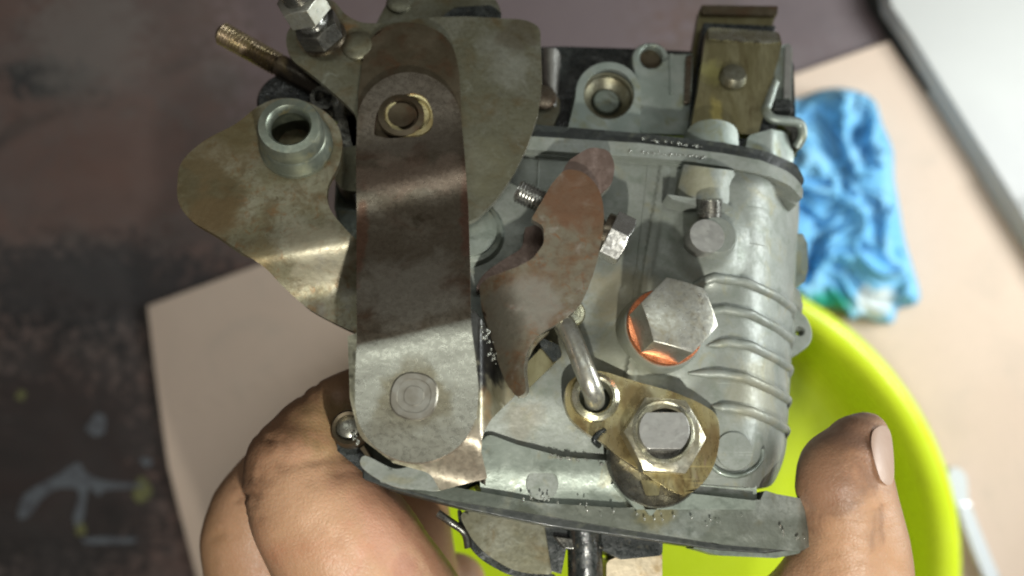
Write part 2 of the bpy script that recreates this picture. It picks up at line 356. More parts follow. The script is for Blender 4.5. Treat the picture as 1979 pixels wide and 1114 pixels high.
# ------------------------------------------------------------------ the place under the carburetor
floor_m = mat('stained_floor', (0.125,0.088,0.078), [((0.145,0.118,0.108), 0.010, 0.36, 0.68), ((0.155,0.092,0.075), 0.014, 0.42, 0.70), ((0.050,0.045,0.042), 0.010, 0.50, 0.72), ((0.06,0.05,0.046), 0.03, 0.58, 0.80)],
    rough=(0.35,0.7), rscale=0.02, bump=2.0, bscale=0.4, M=W, stretch=(1,1.5,1), fine=((0.12,0.10,0.09), 0.08),
    spots=[((90,150,0), 22, (0.030,0.033,0.034), 0.9, (0.7,1.6,1)), ((170,80,0), 40, (0.18,0.16,0.145), 0.6), ((240,330,0), 50, (0.14,0.085,0.07), 0.6), ((640,60,0), 70, (0.19,0.14,0.14), 0.9), ((1050,20,0), 90, (0.17,0.13,0.135), 0.9), ((1600,30,0), 60, (0.13,0.10,0.11), 0.7), ((170,560,0), 60, (0.028,0.030,0.032), 0.8, (0.6,1.8,1)), ((100,900,0), 95, (0.022,0.020,0.020), 0.8), ((430,150,0), 14, (0.14,0.12,0.11), 0.5)])  # paler upper-left spots put extra light into the floor colour
me = bpy.data.meshes.new('floor')
gx = [-3+6*i/24 for i in range(25)]
me.from_pydata([(x, y, 0) for y in gx for x in gx], [], [(j*25+i, j*25+i+1, (j+1)*25+i+1, (j+1)*25+i) for j in range(24) for i in range(24)])
tag(link('floor', me, floor_m), kind='structure')

card_m = mat('brown_cardboard', (0.66,0.52,0.415), [((0.70,0.56,0.45), 0.006, 0.42, 0.62), ((0.58,0.48,0.39), 0.03, 0.55, 0.75)], rough=(0.75,0.9), bump=0.6, bscale=1.0, M=W, stretch=(1,1,1), spec=0.2, fine=((0.57,0.46,0.36), 0.8))
def card_h(x, y):
    d = (y-(382+(x-1767)*-0.29)); return 4.4 + 1.4*max(0, min(1, 0.5-d/8)) + 0.5*noise.noise(Vector((x*0.006, y*0.006, 2)))
co = [(285,592),(490,516),(700,440),(1100,298),(1530,146),(1718,80),(1745,120),(1800,195),(1850,270),(1893,338),(1908,345),(1990,440),(2200,700),(2200,1500),(520,1500),(430,1240),(380,1114),(345,980),(325,900),(300,720)]
tag(sheet('cardboard_sheet', co, card_m, h=card_h, depth=3.4, step=14, M=W, bevel=0), 'big flat sheet of brown cardboard lying on the floor under the basin and the hand', 'cardboard')

slab_m = mat('white_slab', (0.50,0.505,0.48), [((0.42,0.42,0.41), 0.006, 0.4, 0.62), ((0.36,0.36,0.34), 0.02, 0.58, 0.78)], rough=(0.35,0.6), bump=0.8, bscale=0.5, M=W)
sl = [(1712,-60),(1722,12,20),(1762,70),(1800,132),(1862,232),(1905,300),(1979,420),(2300,930),(2600,930),(2600,-700),(1712,-700)]
tag(sheet('stone_slab', sl, slab_m, h=22, depth=21.5, M=W, bevel=1.6, step=40, seg=3), 'off-white stone slab along the upper right corner beside the cardboard', 'slab')
sealm = mat('black_edge_strip', (0.02,0.022,0.018), [((0.045,0.045,0.035), 0.1, 0.5, 0.7)], rough=(0.5,0.8), bump=1)
tag(sheet('edge_strip', [(1668,-60),(1712,-62),(1722,12),(1762,70),(1800,132),(1862,232),(1906,302),(1979,420),(2100,610),(2094,616),(1973,430),(1901,318),(1850,248),(1786,158),(1733,78),(1690,10)], sealm, h=9, depth=8.8, M=W, bevel=0.8), 'black edging strip running along the rim of the white slab', 'edging strip')

# paint splashes on the floor
paintw = mat('old_white_paint', (0.13,0.145,0.16), [((0.08,0.08,0.09), 0.12, 0.45, 0.6)], rough=(0.5,0.8), bump=1, M=W)
painty = mat('old_yellow_paint', (0.15,0.15,0.06), [((0.10,0.10,0.05), 0.12, 0.5, 0.66)], rough=(0.5,0.8), bump=1, M=W)
def blob(cx, cy, r, ry=None, n=9, j=0.3, sd=0):
    rnd = random.Random(sd+cx); return smooth([(cx+r*(1+rnd.uniform(-j,j))*math.cos(2*math.pi*k/n), cy+(ry or r)*(1+rnd.uniform(-j,j))*math.sin(2*math.pi*k/n)) for k in range(n)])
pd = sheet('paint_smear', smooth([(35,1000),(45,960),(80,935),(110,920),(150,895),(165,915),(200,930),(270,935),(272,942),(205,948),(190,958),(170,945),(160,1000),(150,1025),(142,1000),(152,950),(110,945),(80,965),(55,998)]), paintw, h=0.9, depth=0.7, M=W, bevel=0)
tag(pd, 'branching smear of dried whitish paint on the dark floor at lower left', 'paint stain')
for i, (x, y, r, ry, m_, lb) in enumerate([(275,950,16,24,painty,'dull yellow paint spot at the end of the whitish smear'), (40,765,9,11,painty,'small yellow-green paint speck left of the cardboard, far left'), (187,822,17,20,paintw,'faint grey paint spot above the whitish smear'), (282,893,10,8,paintw,'tiny pale paint fleck beside the cardboard edge'), (155,1022,9,13,painty,'yellow drip below the whitish paint smear'), (205,1045,60,7,paintw,'thin faint streak of grey paint below the smear')]):
    tag(sheet('paint_spot', blob(x, y, r, ry), m_, h=0.8+0.05*i, depth=0.7, M=W, bevel=0), lb, 'paint stain', 'dried paint spots on the dark floor')

# green plastic basin
plastic = mat('lime_plastic', (0.64,0.80,0.02), [((0.70,0.84,0.03), 0.01, 0.4, 0.6), ((0.55,0.58,0.05), 0.03, 0.66, 0.8)], rough=(0.2,0.36), rscale=0.05, bump=0.4, bscale=0.3, sss=0.0, scratch=0.35)
bc = W(1274.8, 1095.3, 60); bz = 60
R = 593*(CAMZ-bz*0.001)/FPX
def basin():
    c = Vector((bc.x, bc.y, 0)); pr = []
    zt = bz*0.001
    prof = [(0.001,0.0115),(R*0.5,0.0112),(R*0.80,0.0110),(R*0.84,0.0125),(R*0.865,0.0175),(R*0.885,0.034),(R*0.895,0.048),(R*0.905,0.0545),(R*0.93,0.0580),(R*0.96,0.0598),(R*0.985,0.0585),(R*1.0,0.055),(R*1.0,0.050),
            (R*0.985,0.050),(R*0.98,0.0545),(R*0.945,0.0560),(R*0.92,0.053),(R*0.905,0.047),(R*0.88,0.019),(R*0.85,0.0075),(R*0.3,0.0065),(0.001,0.0065)]
    return lathe('plastic_basin', c, prof, plastic, seg=128, sharp=60)
tag(basin(), 'round lime green plastic basin standing on the cardboard beneath the carburetor', 'basin')

# blue cloth
cloth_m = mat('blue_cloth', (0.20,0.52,0.80), [((0.32,0.64,0.88), 0.05, 0.42, 0.62), ((0.13,0.42,0.72), 0.08, 0.58, 0.74)], rough=(0.75,0.9), bump=1.0, bscale=0.8, M=W, spec=0.15,
    spots=[((1585,588,14), 15, (0.03,0.36,0.24), 0.95, (0.8,1.5,0.5)), ((1685,585,18), 13, (0.70,0.74,0.72), 0.95, (1,1.3,0.5))])
clo = smooth([(1500,215),(1548,190),(1600,172),(1650,175),(1690,195),(1705,240),(1725,290),(1728,345),(1738,400),(1748,460),(1765,520),(1778,570),(1768,590),(1735,598),(1725,625),(1690,622),(1665,612),(1645,618),(1625,600),(1560,590),(1500,560),(1480,400)])
def edge_d(x, y, poly):
    m = 1e9
    for i in range(len(poly)):
        ax, ay = poly[i]; bx, by = poly[(i+1) % len(poly)]
        dx, dy = bx-ax, by-ay; t = max(0, min(1, ((x-ax)*dx+(y-ay)*dy)/(dx*dx+dy*dy+1e-9)))
        m = min(m, math.hypot(x-ax-t*dx, y-ay-t*dy))
    return m
def cloth_h(x, y):
    d = edge_d(x, y, clo); e = min(1, d/26); e = math.sqrt(1-(1-e)**2)
    wv = noise.noise_vector(Vector((x*0.009, y*0.009, 5)))
    q = Vector((x*0.011+wv.x*0.9-y*0.004, y*0.009+wv.y*0.9+x*0.002, 3))
    r1 = 1-abs(noise.noise(q))*2.2; r2 = 1-abs(noise.noise(q*2.3+Vector((7,3,1))))*2.0; r3 = noise.noise(q*4)
    r4 = 1-abs(noise.noise(q*4.6+Vector((1,8,2))))*2
    return 6.0+e*(7+15*max(0,r1)+8*max(0,r2)+5*max(0,r4)+1.5*r3)
tag(sheet('cloth', clo, cloth_m, h=cloth_h, depth=1.0, step=3.4, M=W, bevel=0, sharp=180), 'crumpled blue cloth with a green and white corner lying on the cardboard', 'cloth')

# wrench at the lower right
wr_m = mat('chrome_wrench', (0.80,0.84,0.87), metal=0.15, rough=(0.2,0.3), bump=0.2)
wo = smooth([(1832,925),(1838,908),(1852,905),(1866,918),(1870,940),(1872,965),(1885,1000),(1905,1050),(1930,1110),(1975,1210),(1950,1215),(1900,1110),(1872,1040),(1850,975),(1838,950)], 4)
def wr_h(x, y):
    c = 1855+(y-940)*0.40 if y > 940 else 1852
    return 14+(0 if y < 975 else (2.0 if abs(x-c) > 7 else 0.6))
wre = sheet('wrench', wo, wr_m, h=wr_h, depth=5, step=4, M=W, bevel=0.3, conform=False); tag(wre, 'shiny steel wrench lying on the cardboard against the basin rim', 'wrench')

# ------------------------------------------------------------------ the carburetor
carb = bpy.data.objects.new('carburetor', None); COL.objects.link(carb)
carb.location = O; carb.rotation_euler = FR.to_euler(); carb.empty_display_size = 0.03
tag(carb, 'oily cast zinc carburetor with rusty levers held over the green basin', 'carburetor')
def ss(a, b, x):
    t = max(0, min(1, (x-a)/(b-a))); return t*t*(3-2*t)
def xe(y):                                             # right silhouette of the float bowl
    return 1545-0.055*max(0, y-420)-max(0, y-850)**2*0.003
def body_h(x, y):
    l = 1277-0.165*(y-300)
    h = 0.9*ss(l, l+4, x)-0.5*ss(l+18, l+24, x)
    h += 4.2*ss(l+20, 1400, x)*ss(300, 360, y)
    u = max(0, min(1, (x-1425)/(xe(y)-1425)))
    h -= 24*(1-math.sqrt(max(0, 1-u**2.2)))
    if x < 1300 and y > 620:
        h += (2.5*ss(620, 690, y)-2.2*ss(740, 890, y))*(1-ss(1200, 1300, x))
    # broad flare round the big plug boss
    d = math.hypot(x-1262, y-648); h += 2.2*(1-ss(70, 135, d))
    # the bridge under the idle screw boss
    d = math.hypot((x-1372)/1.0, (y-470)/1.25); h += 2.0*(1-ss(38, 80, d))
    h += 0.10*noise.noise(Vector((x*0.02, y*0.02, 0)))
    return h
bo = rpoly([(905,276),(1245,288),(1400,312),(1500,335),(1552,380,20),(1548,450),(xe(560),560),(xe(700),700),(xe(820),820),(1518,890,20),(1490,945,20),(1200,925),(935,900),(925,862),(915,820),(905,600)])
bo = [(min(x, xe(y)-0.5) if x > 1400 and y > 345 else x, y) for x, y in resample(bo, 5)]
body = sheet('main_body', bo, zinc, carb, h=body_h, depth=34, step=5, bevel=0, sharp=50)
def surf(x, y, dh=0): return P(x, y, body_h(x, y)+dh)
ribs = [((1330,556),(1380,537),(1440,545),(1500,573),(1538,602)), ((1350,606),(1400,598),(1450,607),(1500,634),(1534,660)), ((1368,668),(1410,662),(1450,668),(1500,694),(1532,716)),
        ((1330,722),(1390,722),(1440,730),(1490,753),(1528,776)), ((1375,786),(1410,788),(1450,795),(1490,812),(1524,834))]
for r in ribs:
    pts = []
    for i in range(len(r)-1):
        for k in range(7):
            t = k/7; pts.append((r[i][0]+(r[i+1][0]-r[i][0])*t, r[i][1]+(r[i+1][1]-r[i][1])*t))
    pts.append(r[-1]); xl = xe(r[-1][1])
    P3 = [surf(min(x, xl-4), y, 0.1) for x, y in pts]
    e = P3[-1]; P3 += [e+Vector((0.0009,-0.0006,-0.004)), e+Vector((0.0009,-0.0018,-0.009)), e+Vector((0.0006,-0.003,-0.016))]
    m = len(P3)
    tube('rib', P3, [0.00105*min(1, 0.25+i/5) for i in range(m)], zinc, body, seg=14, n=2)
# faint machined lines on the face
for a, b in [((1255,300),(1215,640)), ((1042,292),(1036,420))]:
    tube('casting_line', [surf(a[0]+(b[0]-a[0])*t/12, a[1]+(b[1]-a[1])*t/12, 0.0) for t in range(13)], 0.00016, zinc, body, seg=8, n=0)
# body rim (flange of the float chamber)
rim = rpoly([(1000,262),(1240,277),(1330,288),(1400,297),(1470,310),(1528,333,24),(1553,362,14),(1551,386,6),(1528,360,10),(1490,342),(1400,322),(1330,312),(1240,304),(1000,288)])
sheet('body_rim', rim, zinc, carb, h=lambda x, y: 3.4-2.2*ss(1440, 1556, x), depth=9, step=7, bevel=0.5, seg=3)
sheet('body_rim_step', rpoly([(1000,284),(1240,300),(1400,318),(1495,350),(1542,385,10),(1540,398,4),(1490,366),(1400,332),(1240,312),(1000,298)]), zinc, carb, h=lambda x, y: 1.6-3*ss(1440, 1550, x), depth=6, step=7, bevel=0.4)
sheet('gasket', rpoly([(1000,238),(1240,258),(1330,268),(1400,276),(1480,292),(1540,318,10),(1556,350,10),(1548,362),(1528,338),(1470,312),(1400,300),(1330,291),(1240,280),(1000,266)]), gask, carb, h=lambda x, y: 1.6-2.5*ss(1440, 1556, x), depth=12, step=8, bevel=0.2)
for (x0, y0, x1, y1) in ((1445,400,1475,402),(1450,470,1478,476),(1010,700,1060,712)):
    tube('casting_line', [surf(x0+(x1-x0)*t/6, y0+(y1-y0)*t/6, -0.02) for t in range(7)], 0.00012, zinc, body, seg=8, n=0)
# boss under the rim on the right and its screw
def dome(cx, rx, top): return lambda x, y: top-6*(1-math.sqrt(max(0, 1-min(1, abs(x-cx)/rx)**2)))
sheet('rim_boss', rpoly([(1322,318),(1418,330),(1430,368,10),(1420,400,14),(1362,386,14),(1306,380,14)]), zinc, carb, h=lambda x, y: 6.4-4.5*min(1, abs(x-1365)/66)**2.4, depth=8, step=5, bevel=0.9, seg=3)
sheet('boss_shelf', rpoly([(1290,376),(1345,384,10),(1400,392),(1420,404,6),(1398,412,6),(1345,398),(1300,386)]), zinc, carb, h=6.2, depth=5, bevel=0.3)
c = P(1370,430,3); ax = (P(1371,392,5)-c).normalized()
lathe('screw_shank', P(1371,425,5.5), [(0.0026,0),(0.0026,0.0042)], dsteel, carb, axis=ax, seg=24)
th = []
for k in range(8): th += [(0.0024, 0.0004*k), (0.0028, 0.0004*k+0.0002)]
lathe('screw_thread', P(1371,412,6.2), th, steel, carb, axis=ax, seg=24)
lathe('pin_boss', P(1369,476,2), [(rp(50,1369,476),0),(rp(44,1369,476),0.0025),(rp(37,1369,476),0.006),(rp(34,1369,476),0.0064)], zinc, carb, axis=Vector((0,0.05,1)))
lathe('pin', P(1367,456,8.6), [(rp(33,1367,456),-0.005),(rp(33,1367,456),-0.0004),(rp(31.5,1367,456),0)], shaftm, carb, bevel=0)
# big plug
pb = P(1258,645,1)
axp = (P(1316,606,17)-P(1284,634,7)).normalized()
pc = P(1284,634,7.6)
lathe('plug_boss', pc-axp*0.010, [(rp(88,1260,645,4),0),(rp(80,1260,645,4),0.003),(rp(80,1260,645,5),0.006),(rp(79,1260,645,6),0.0092),(rp(76,1260,645,6),0.0098)], zinc, carb, axis=axp, seg=64, sharp=50)
plug = hexhead('hex_plug', pc+axp*0.0012, rp(76,1316,606,14), 0.0086, plugm, carb, axis=axp, u=P(1330,540,17)-P(1316,606,17), tilt=0.45)
tag(plug, 'large worn hexagon plug with a flat round top')
lathe('copper_washer', pc, [(rp(71,1284,634,8),-0.0003),(rp(74.5,1284,634,8),0),(rp(75,1284,634,8),0.0006),(rp(73.5,1284,634,8),0.0012),(rp(60,1284,634,8),0.0015)], copper, plug, axis=axp, seg=64)
# pin disc and curved groove at the lower right
lathe('ejector_mark', P(1420,872,body_h(1420,872)+0.45), [(rp(37,1420,872,4),-0.006),(rp(36.5,1420,872,4),-0.0003),(rp(35,1420,872,4),0)], zinc, body)
tube('groove_shade', [P(1420+54*math.cos(math.radians(a)), 872+48*math.sin(math.radians(a)), body_h(1420+54*math.cos(math.radians(a)), 872+48*math.sin(math.radians(a)))+0.35) for a in range(-5, 175, 9)], 0.00055, zinc_dark, body, seg=10, n=2)  # dark tube stands in for the shaded line of the groove

# lower block and flange
def lb_h(x, y): return 2.2-1.0*ss(905, 960, y)+0.08*noise.noise(Vector((x*0.03, y*0.03, 4)))
sheet('lower_block', rpoly([(922,866,8),(942,838,14),(1000,860),(1090,884),(1190,892),(1330,925),(1462,938,4),(1464,985),(1200,990),(1040,985),(930,960)]), zinc_mid, carb, h=lb_h, depth=25, step=8, bevel=0.5, seg=3)
lathe('ejector_mark', P(1048,935,2.1), [(rp(31,1048,935,1),-0.002),(rp(31,1048,935,1),-0.0001),(rp(30,1048,935,1),0)], zinc, body)
fl = rpoly([(728,918),(840,935),(935,952),(1040,972),(1200,982),(1330,976),(1470,966),(1478,948,4),(1500,955),(1562,966,12),(1580,985,10),(1574,1052,10),(1548,1066,8),(1400,1053),(1200,1022),(1000,988),(860,966),(735,932)])
flange = sheet('base_flange', fl, zinc_flange, carb, h=lambda x, y: 2.9+0.15*noise.noise(Vector((x*0.02, y*0.03, 9)))-3*ss(1545, 1580, x), depth=14, step=9, bevel=0.7, seg=3)
sheet('insulator_gasket', rpoly([(700,905),(745,930),(860,962),(1000,985),(1200,1018),(1400,1050),(1545,1062),(1480,1070),(1390,1064),(1250,1044),(1060,1018),(900,985),(760,948),(700,925)]), gask, carb, h=0.4, depth=8, bevel=0.4)
sheet('flange_underside', rpoly([(1350,1045),(1550,1062),(1545,1070,4),(1500,1079),(1390,1074),(1340,1060)]), zinc_dark, carb, h=-1.5, depth=6, bevel=0.5)
sheet('lower_edge_rib', rpoly([(1185,935),(1230,945),(1240,975,6),(1258,1000,8),(1276,975,6),(1300,950),(1460,968),(1460,985),(1230,985)]), zinc_mid, carb, h=3.9, depth=5, bevel=0.5)
# throttle parts below the flange
sheet('throttle_quadrant', smooth([(895,990),(905,1030),(930,1062),(965,1088),(1000,1104),(1045,1110),(1068,1104),(1069,1050),(1055,1005),(980,985)]), olive, carb, h=-7, depth=2, bevel=0.4, step=10)
sheet('quadrant_edge', smooth([(885,985),(893,1030),(920,1072),(960,1100),(1005,1118),(1060,1122),(1070,1110),(1000,1095),(940,1055),(905,1005)]), grime, carb, h=-9.5, depth=3, bevel=0.5)
tube('spring_wire', [P(846,992,-8), P(872,1010,-8), P(898,1030,-9), P(905,1060,-9)], 0.0008, dsteel, carb, seg=10)
tube('throttle_shaft', [P(1128,1010,-6), P(1130,1060,-7), P(1134,1200,-9)], 0.0036, grime, carb, seg=28, n=0)
sheet('shaft_housing', rpoly([(1052,1008),(1282,1036),(1280,1074,8),(1200,1082),(1160,1062),(1095,1058),(1085,1110),(1066,1104)]), grime, carb, h=-6, depth=12, bevel=0.8)
sheet('brass_collar', rpoly([(1172,1085,10),(1210,1070),(1280,1072),(1280,1180),(1172,1180)]), cream, carb, h=-8, depth=12, bevel=1.5, seg=4)
sheet('shaft_nut', rpoly([(1068,1035),(1110,1040),(1150,1045),(1170,1060),(1140,1066),(1090,1062)]), dsteel, carb, h=-4.5, depth=6, bevel=0.5)

# top cover
cover = sheet('top_cover', rpoly([(1000,92),(1090,90),(1220,94),(1345,100),(1498,100),(1534,120,10),(1540,300),(1400,290),(1000,272)]), grime, carb, h=-15, depth=14, bevel=0.6)
sheet('glass_post', rpoly([(1046,92,8),(1078,94,8),(1084,112),(1076,205),(1040,205)]), shaftm, carb, h=dome(1066, 20, -6), depth=6, step=4, bevel=0)
sheet('post_foot', rpoly([(1015,180),(1068,172,6),(1082,195,6),(1082,215),(1070,244),(1000,240)]), olive, carb, h=-7, depth=8, bevel=0.6)
lathe('post_screw', P(1050,190,-6), [(0.0031,0),(0.0031,0.0006),(0.0022,0.0009)], strapm, carb, seg=24)
lugo = rpoly([(1098,246),(1112,190),(1114,165)])+[(1176+63*math.cos(math.radians(a)), 180+60*math.sin(math.radians(a))) for a in range(190, 356, 8)]+[(1238,200),(1236,262)]
lug = sheet('screw_lug', lugo, zinc_cover, carb, h=-5, depth=10, holes=[circ(1177,182,49)], bevel=0.5, seg=3)
cc = P(1177,182,-5); r0 = rp(49,1177,182,-5)
lathe('countersink', cc, [(r0*1.01,-0.006),(r0*1.015,-0.0008),(r0*0.94,-0.0009),(r0*0.90,-0.0020),(r0*0.62,-0.0036),(r0*0.57,-0.0040),(r0*0.57,-0.0062)], olive, lug, cap=True, sharp=30)
lathe('screw_end', cc+Vector((0,0,-0.0062)), [(r0*0.54,-0.001),(r0*0.54,0.0024),(r0*0.48,0.0029)], zinc_dark, lug)
pl2 = [(1330,262),(1235,258),(1225,150),(1221,112)]+[(1257+36*math.cos(math.radians(a)), 112+30*math.sin(math.radians(a))) for a in range(190, 352, 9)]+[(1296,104),(1340,102),(1338,180)]
plate2 = sheet('cover_plate', pl2, zinc_cover, carb, h=-8, depth=8, holes=[circ(1259,110,22)], bevel=0.5)
lathe('plate_hole_floor', P(1259,112,-10), [(rp(24,1259,110),-0.003),(rp(24,1259,110),0)], olive_dark, plate2)
sheet('plate_ridge', rpoly([(1294,104,3),(1302,104,3),(1303,180),(1296,182)]), zinc_cover, plate2, h=-7.2, depth=2, bevel=0.4)
# bracket on the right of the cover
sheet('bracket_back', rpoly([(1353,14,6),(1500,12,4),(1498,34),(1492,52),(1362,46),(1350,100),(1334,190),(1322,190)]), gold_dim, carb, h=-13, depth=3, bevel=0.4)
sheet('bracket_lip', rpoly([(1355,10,4),(1504,12,4),(1502,30,3),(1358,28,3)]), olive_dark, carb, h=-11.8, depth=1.5, bevel=0.3)
sheet('bracket_web', rpoly([(1360,44),(1500,50),(1494,70),(1372,72),(1350,190),(1336,250),(1328,250),(1340,170)]), grime, carb, h=-9, depth=7, bevel=0.2)
bf = rpoly([(1366,54,10),(1506,64,5),(1511,84),(1506,108),(1484,190),(1465,262),(1335,250),(1350,170)])
bracket = sheet('bracket', bf, gold_dim, carb, h=lambda x, y: -3.2-3.2*ss(84, 55, y), depth=2.2, step=7, bevel=0.5, seg=3, sharp=20)
sheet('bracket_fold', rpoly([(1368,53,8),(1504,62,5),(1510,82,4),(1480,85),(1370,76)]), palegold, bracket, h=lambda x, y: -3.0-3.0*ss(84, 55, y), depth=1.2, step=5, bevel=0.3)
lathe('rivet', P(1415,152,-3.2), [(rp(27,1417,150),0),(rp(26,1417,150),0.0010),(rp(22,1417,150),0.0020),(rp(12,1417,150),0.0022),(0.0002,0.0022)], olive, bracket, axis=Vector((0,0.28,1)))
sheet('barrel', rpoly([(1322,282),(1326,250,20),(1352,232,20),(1395,230,20),(1426,246,16),(1428,284)]), zinc_cover, carb, h=dome(1378, 62, 1.5), depth=8, step=6, bevel=0.6)
sheet('cover_corner', rpoly([(1440,290),(1446,262,8),(1490,250),(1520,256,8),(1535,300),(1532,318),(1490,300)]), zinc_cover, carb, h=lambda x, y: -1-5*ss(1490, 1535, x), depth=9, step=8, bevel=0.6)
sheet('cover_fin', rpoly([(1498,92),(1524,84,4),(1531,92),(1530,205),(1496,208)]), zinc_cover, carb, h=-12, depth=9, bevel=0.8)
sheet('cover_fin_edge', rpoly([(1518,88,3),(1530,88,4),(1529,190),(1515,190)]), shaftm, carb, h=-11, depth=3, bevel=0.7)
sheet('rubber_foot', rpoly([(1494,190),(1530,192),(1534,215),(1494,212)]), grime, carb, h=-9, depth=4, bevel=0.5)
tube('retaining_clip', [P(1497,160,-4), P(1484,200,-3.5), P(1480,216,-3), P(1494,230,-2.5), P(1522,234,-2.5), P(1546,240,-3), P(1551,262,-4), P(1540,284,-6)], 0.00115, zinc_cover, carb, seg=12)
sheet('clip_tab', rpoly([(1505,238),(1545,240,6),(1556,262,8),(1546,290,6),(1535,286),(1530,256)]), dsteel, carb, h=-6, depth=3, bevel=0.4)
sheet('spring_strip', rpoly([(1326,108),(1338,104),(1334,200),(1322,200)]), strapm, carb, h=-7, depth=3, bevel=0.4)
# ears on the right-hand side
ear = sheet('side_ear', smooth([(1520,600),(1552,606),(1567,630),(1569,655),(1556,674),(1520,688)]), zinc, carb, h=-17, depth=4, bevel=0.7, holes=[circ(1546,640,9)])
sheet('side_nut', rpoly([(1525,450),(1552,452,3),(1560,470),(1562,520),(1556,545,3),(1525,560)]), zinc_dark, carb, h=-16, depth=6, bevel=0.6)
sheet('side_step', rpoly([(1515,545),(1545,560,6),(1552,590),(1545,640),(1515,640)]), zinc, carb, h=-19, depth=6, bevel=0.6)

# left of the body: barrel, dark hollow behind the levers
sheet('throttle_body', rpoly([(650,300),(905,240),(1000,262),(1010,300),(1000,500),(940,600),(935,930),(900,950),(740,925),(690,840),(690,600),(645,400)]), zinc_dark, carb, h=-9, depth=25, bevel=0.8)
hub = P(905,450,0)
lathe('shaft_hub', hub, [(rp(78,905,440),-0.010),(rp(76,905,440),-0.001),(rp(70,905,440),0.0002),(rp(64,905,440),0.0012),(rp(55,905,440),0.0015),(rp(54,905,440),0.0024),(rp(40,905,440),0.0026)], zinc_mid, carb, seg=56)
# sector plate and arm
sec = smooth([(700,120),(722,60),(760,42)],1)
seco = rpoly([(690,330),(690,90,20),(730,48,20),(820,34,30),(900,32),(1015,38,14),(1044,52,14),(1046,110),(1048,160),(1040,222),(1020,282),(994,336),(960,385),(925,420,8),(900,432,8)])
sector = sheet('sector_plate', seco, olive, carb, h=5.8, depth=2.0, bevel=0.5, seg=3, em=edgem)
arm = sheet('linkage_arm', rpoly([(553,92,14),(553,62,14),(575,38,10),(600,10,10),(640,-6,20),(668,30,14),(700,46,20),(760,44,20),(830,60),(880,300),(690,318),(690,222,20),(652,186,16),(600,142,16),(565,118,14)]), olive, carb, h=7.4, depth=1.5, bevel=0.4)
sheet('backing_strap', rpoly([(689,330),(692,180),(704,90,40),(740,48,40),(800,40,50),(868,68,40),(888,130,40),(896,330)]), olive_dark, carb, h=8.6, depth=1.3, bevel=0.4)
sheet('rear_bracket', rpoly([(724,52,8),(745,10,20),(765,-20,10),(935,-20,10),(962,4,10),(970,30,4),(960,40),(800,40)]), olive, carb, h=0.2, depth=5, bevel=0.7)
sheet('rear_bracket_lip', rpoly([(880,14,6),(950,10,8),(969,26,4),(968,38,3),(850,34,4)]), grime, carb, h=1.3, depth=1.5, bevel=0.4)
lathe('rivet', P(770,8,0.2), [(rp(24,770,8),0),(rp(22,770,8),0.0008),(rp(14,770,8),0.0012)], olive, carb)
lathe('rivet', P(692,92,7.4), [(rp(30,692,92),0),(rp(29,692,92),0.0009),(rp(24,692,92),0.0014),(rp(10,692,92),0.0017)], olive, arm)
# bolt and nut on the arm
bax = (P(592,8,17)-P(636,80,7.4)).normalized()
b0 = P(628,78,7.4)
lathe('arm_washer', b0, [(0.0052,0),(0.0052,0.0008),(0.0046,0.0010)], strapm, arm, axis=bax)
hexhead('arm_nut', b0+bax*0.001, 0.0052, 0.0042, dsteel, arm, axis=bax, u=Vector((1,0.2,0)), tilt=0.5)
lathe('arm_stud', b0+bax*0.005, [(0.0034,0),(0.0034,0.001),(0.0030,0.0012),(0.0030,0.0026),(0.0036,0.0030)], steel, arm, axis=bax)
hexhead('arm_locknut', b0+bax*0.0078, 0.0054, 0.0044, plugm, arm, axis=bax, u=Vector((1,0.5,0)), tilt=0.5)
lathe('arm_bolt_tip', b0+bax*0.012, [(0.0034,0),(0.0034,0.008)], dsteel, arm, axis=bax)
# threaded stop rod
ra, rb = P(424,62,-2), P(650,188,-4)
d = (rb-ra); Lr = d.length
pr = [(0.0017,0.0),(0.0024,0.0006)]
k = 0.0010
while k < 0.016:
    pr += [(0.00275, k), (0.00238, k+0.00042)]; k += 0.00084
pr += [(0.0027,0.0165),(0.0027,Lr)]
rodm = mat('brassy_rod', (0.30,0.24,0.13), [((0.42,0.33,0.24), 0.4, 0.42, 0.64), ((0.16,0.12,0.06), 0.4, 0.56, 0.76)], metal=0.85, rough=(0.24,0.4), bump=0.5, spots=[((600,155,-2), 9, (0.04,0.035,0.03), 0.95)])  # dark spot paints the shadow over the rod's rear end
lathe('stop_rod', ra, pr, rodm, carb, axis=d, seg=32, sharp=60)
# dark round shaft behind the bush
lathe('rear_boss', P(560,200,-6), [(rp(66,560,200),-0.006),(rp(64,560,200),0.001),(rp(58,560,200),0.002)], grime, carb)
lathe('pin_sleeve', P(625,190,1), [(rp(27,625,190),-0.008),(rp(27,625,190),0.0002),(rp(25,625,190),0.0005),(rp(17,625,190),0.0005),(rp(16,625,190),-0.002)], dsteel, carb)
sheet('rear_link', rpoly([(590,150),(640,160),(690,215,10),(695,420),(668,330),(650,230)]), dsteel, carb, h=-3, depth=2, bevel=0.4)
sheet('olive_boss', rpoly([(640,330,10),(665,285),(700,280),(700,372),(660,368,14)]), olive, carb, h=-2, depth=6, bevel=0.6)

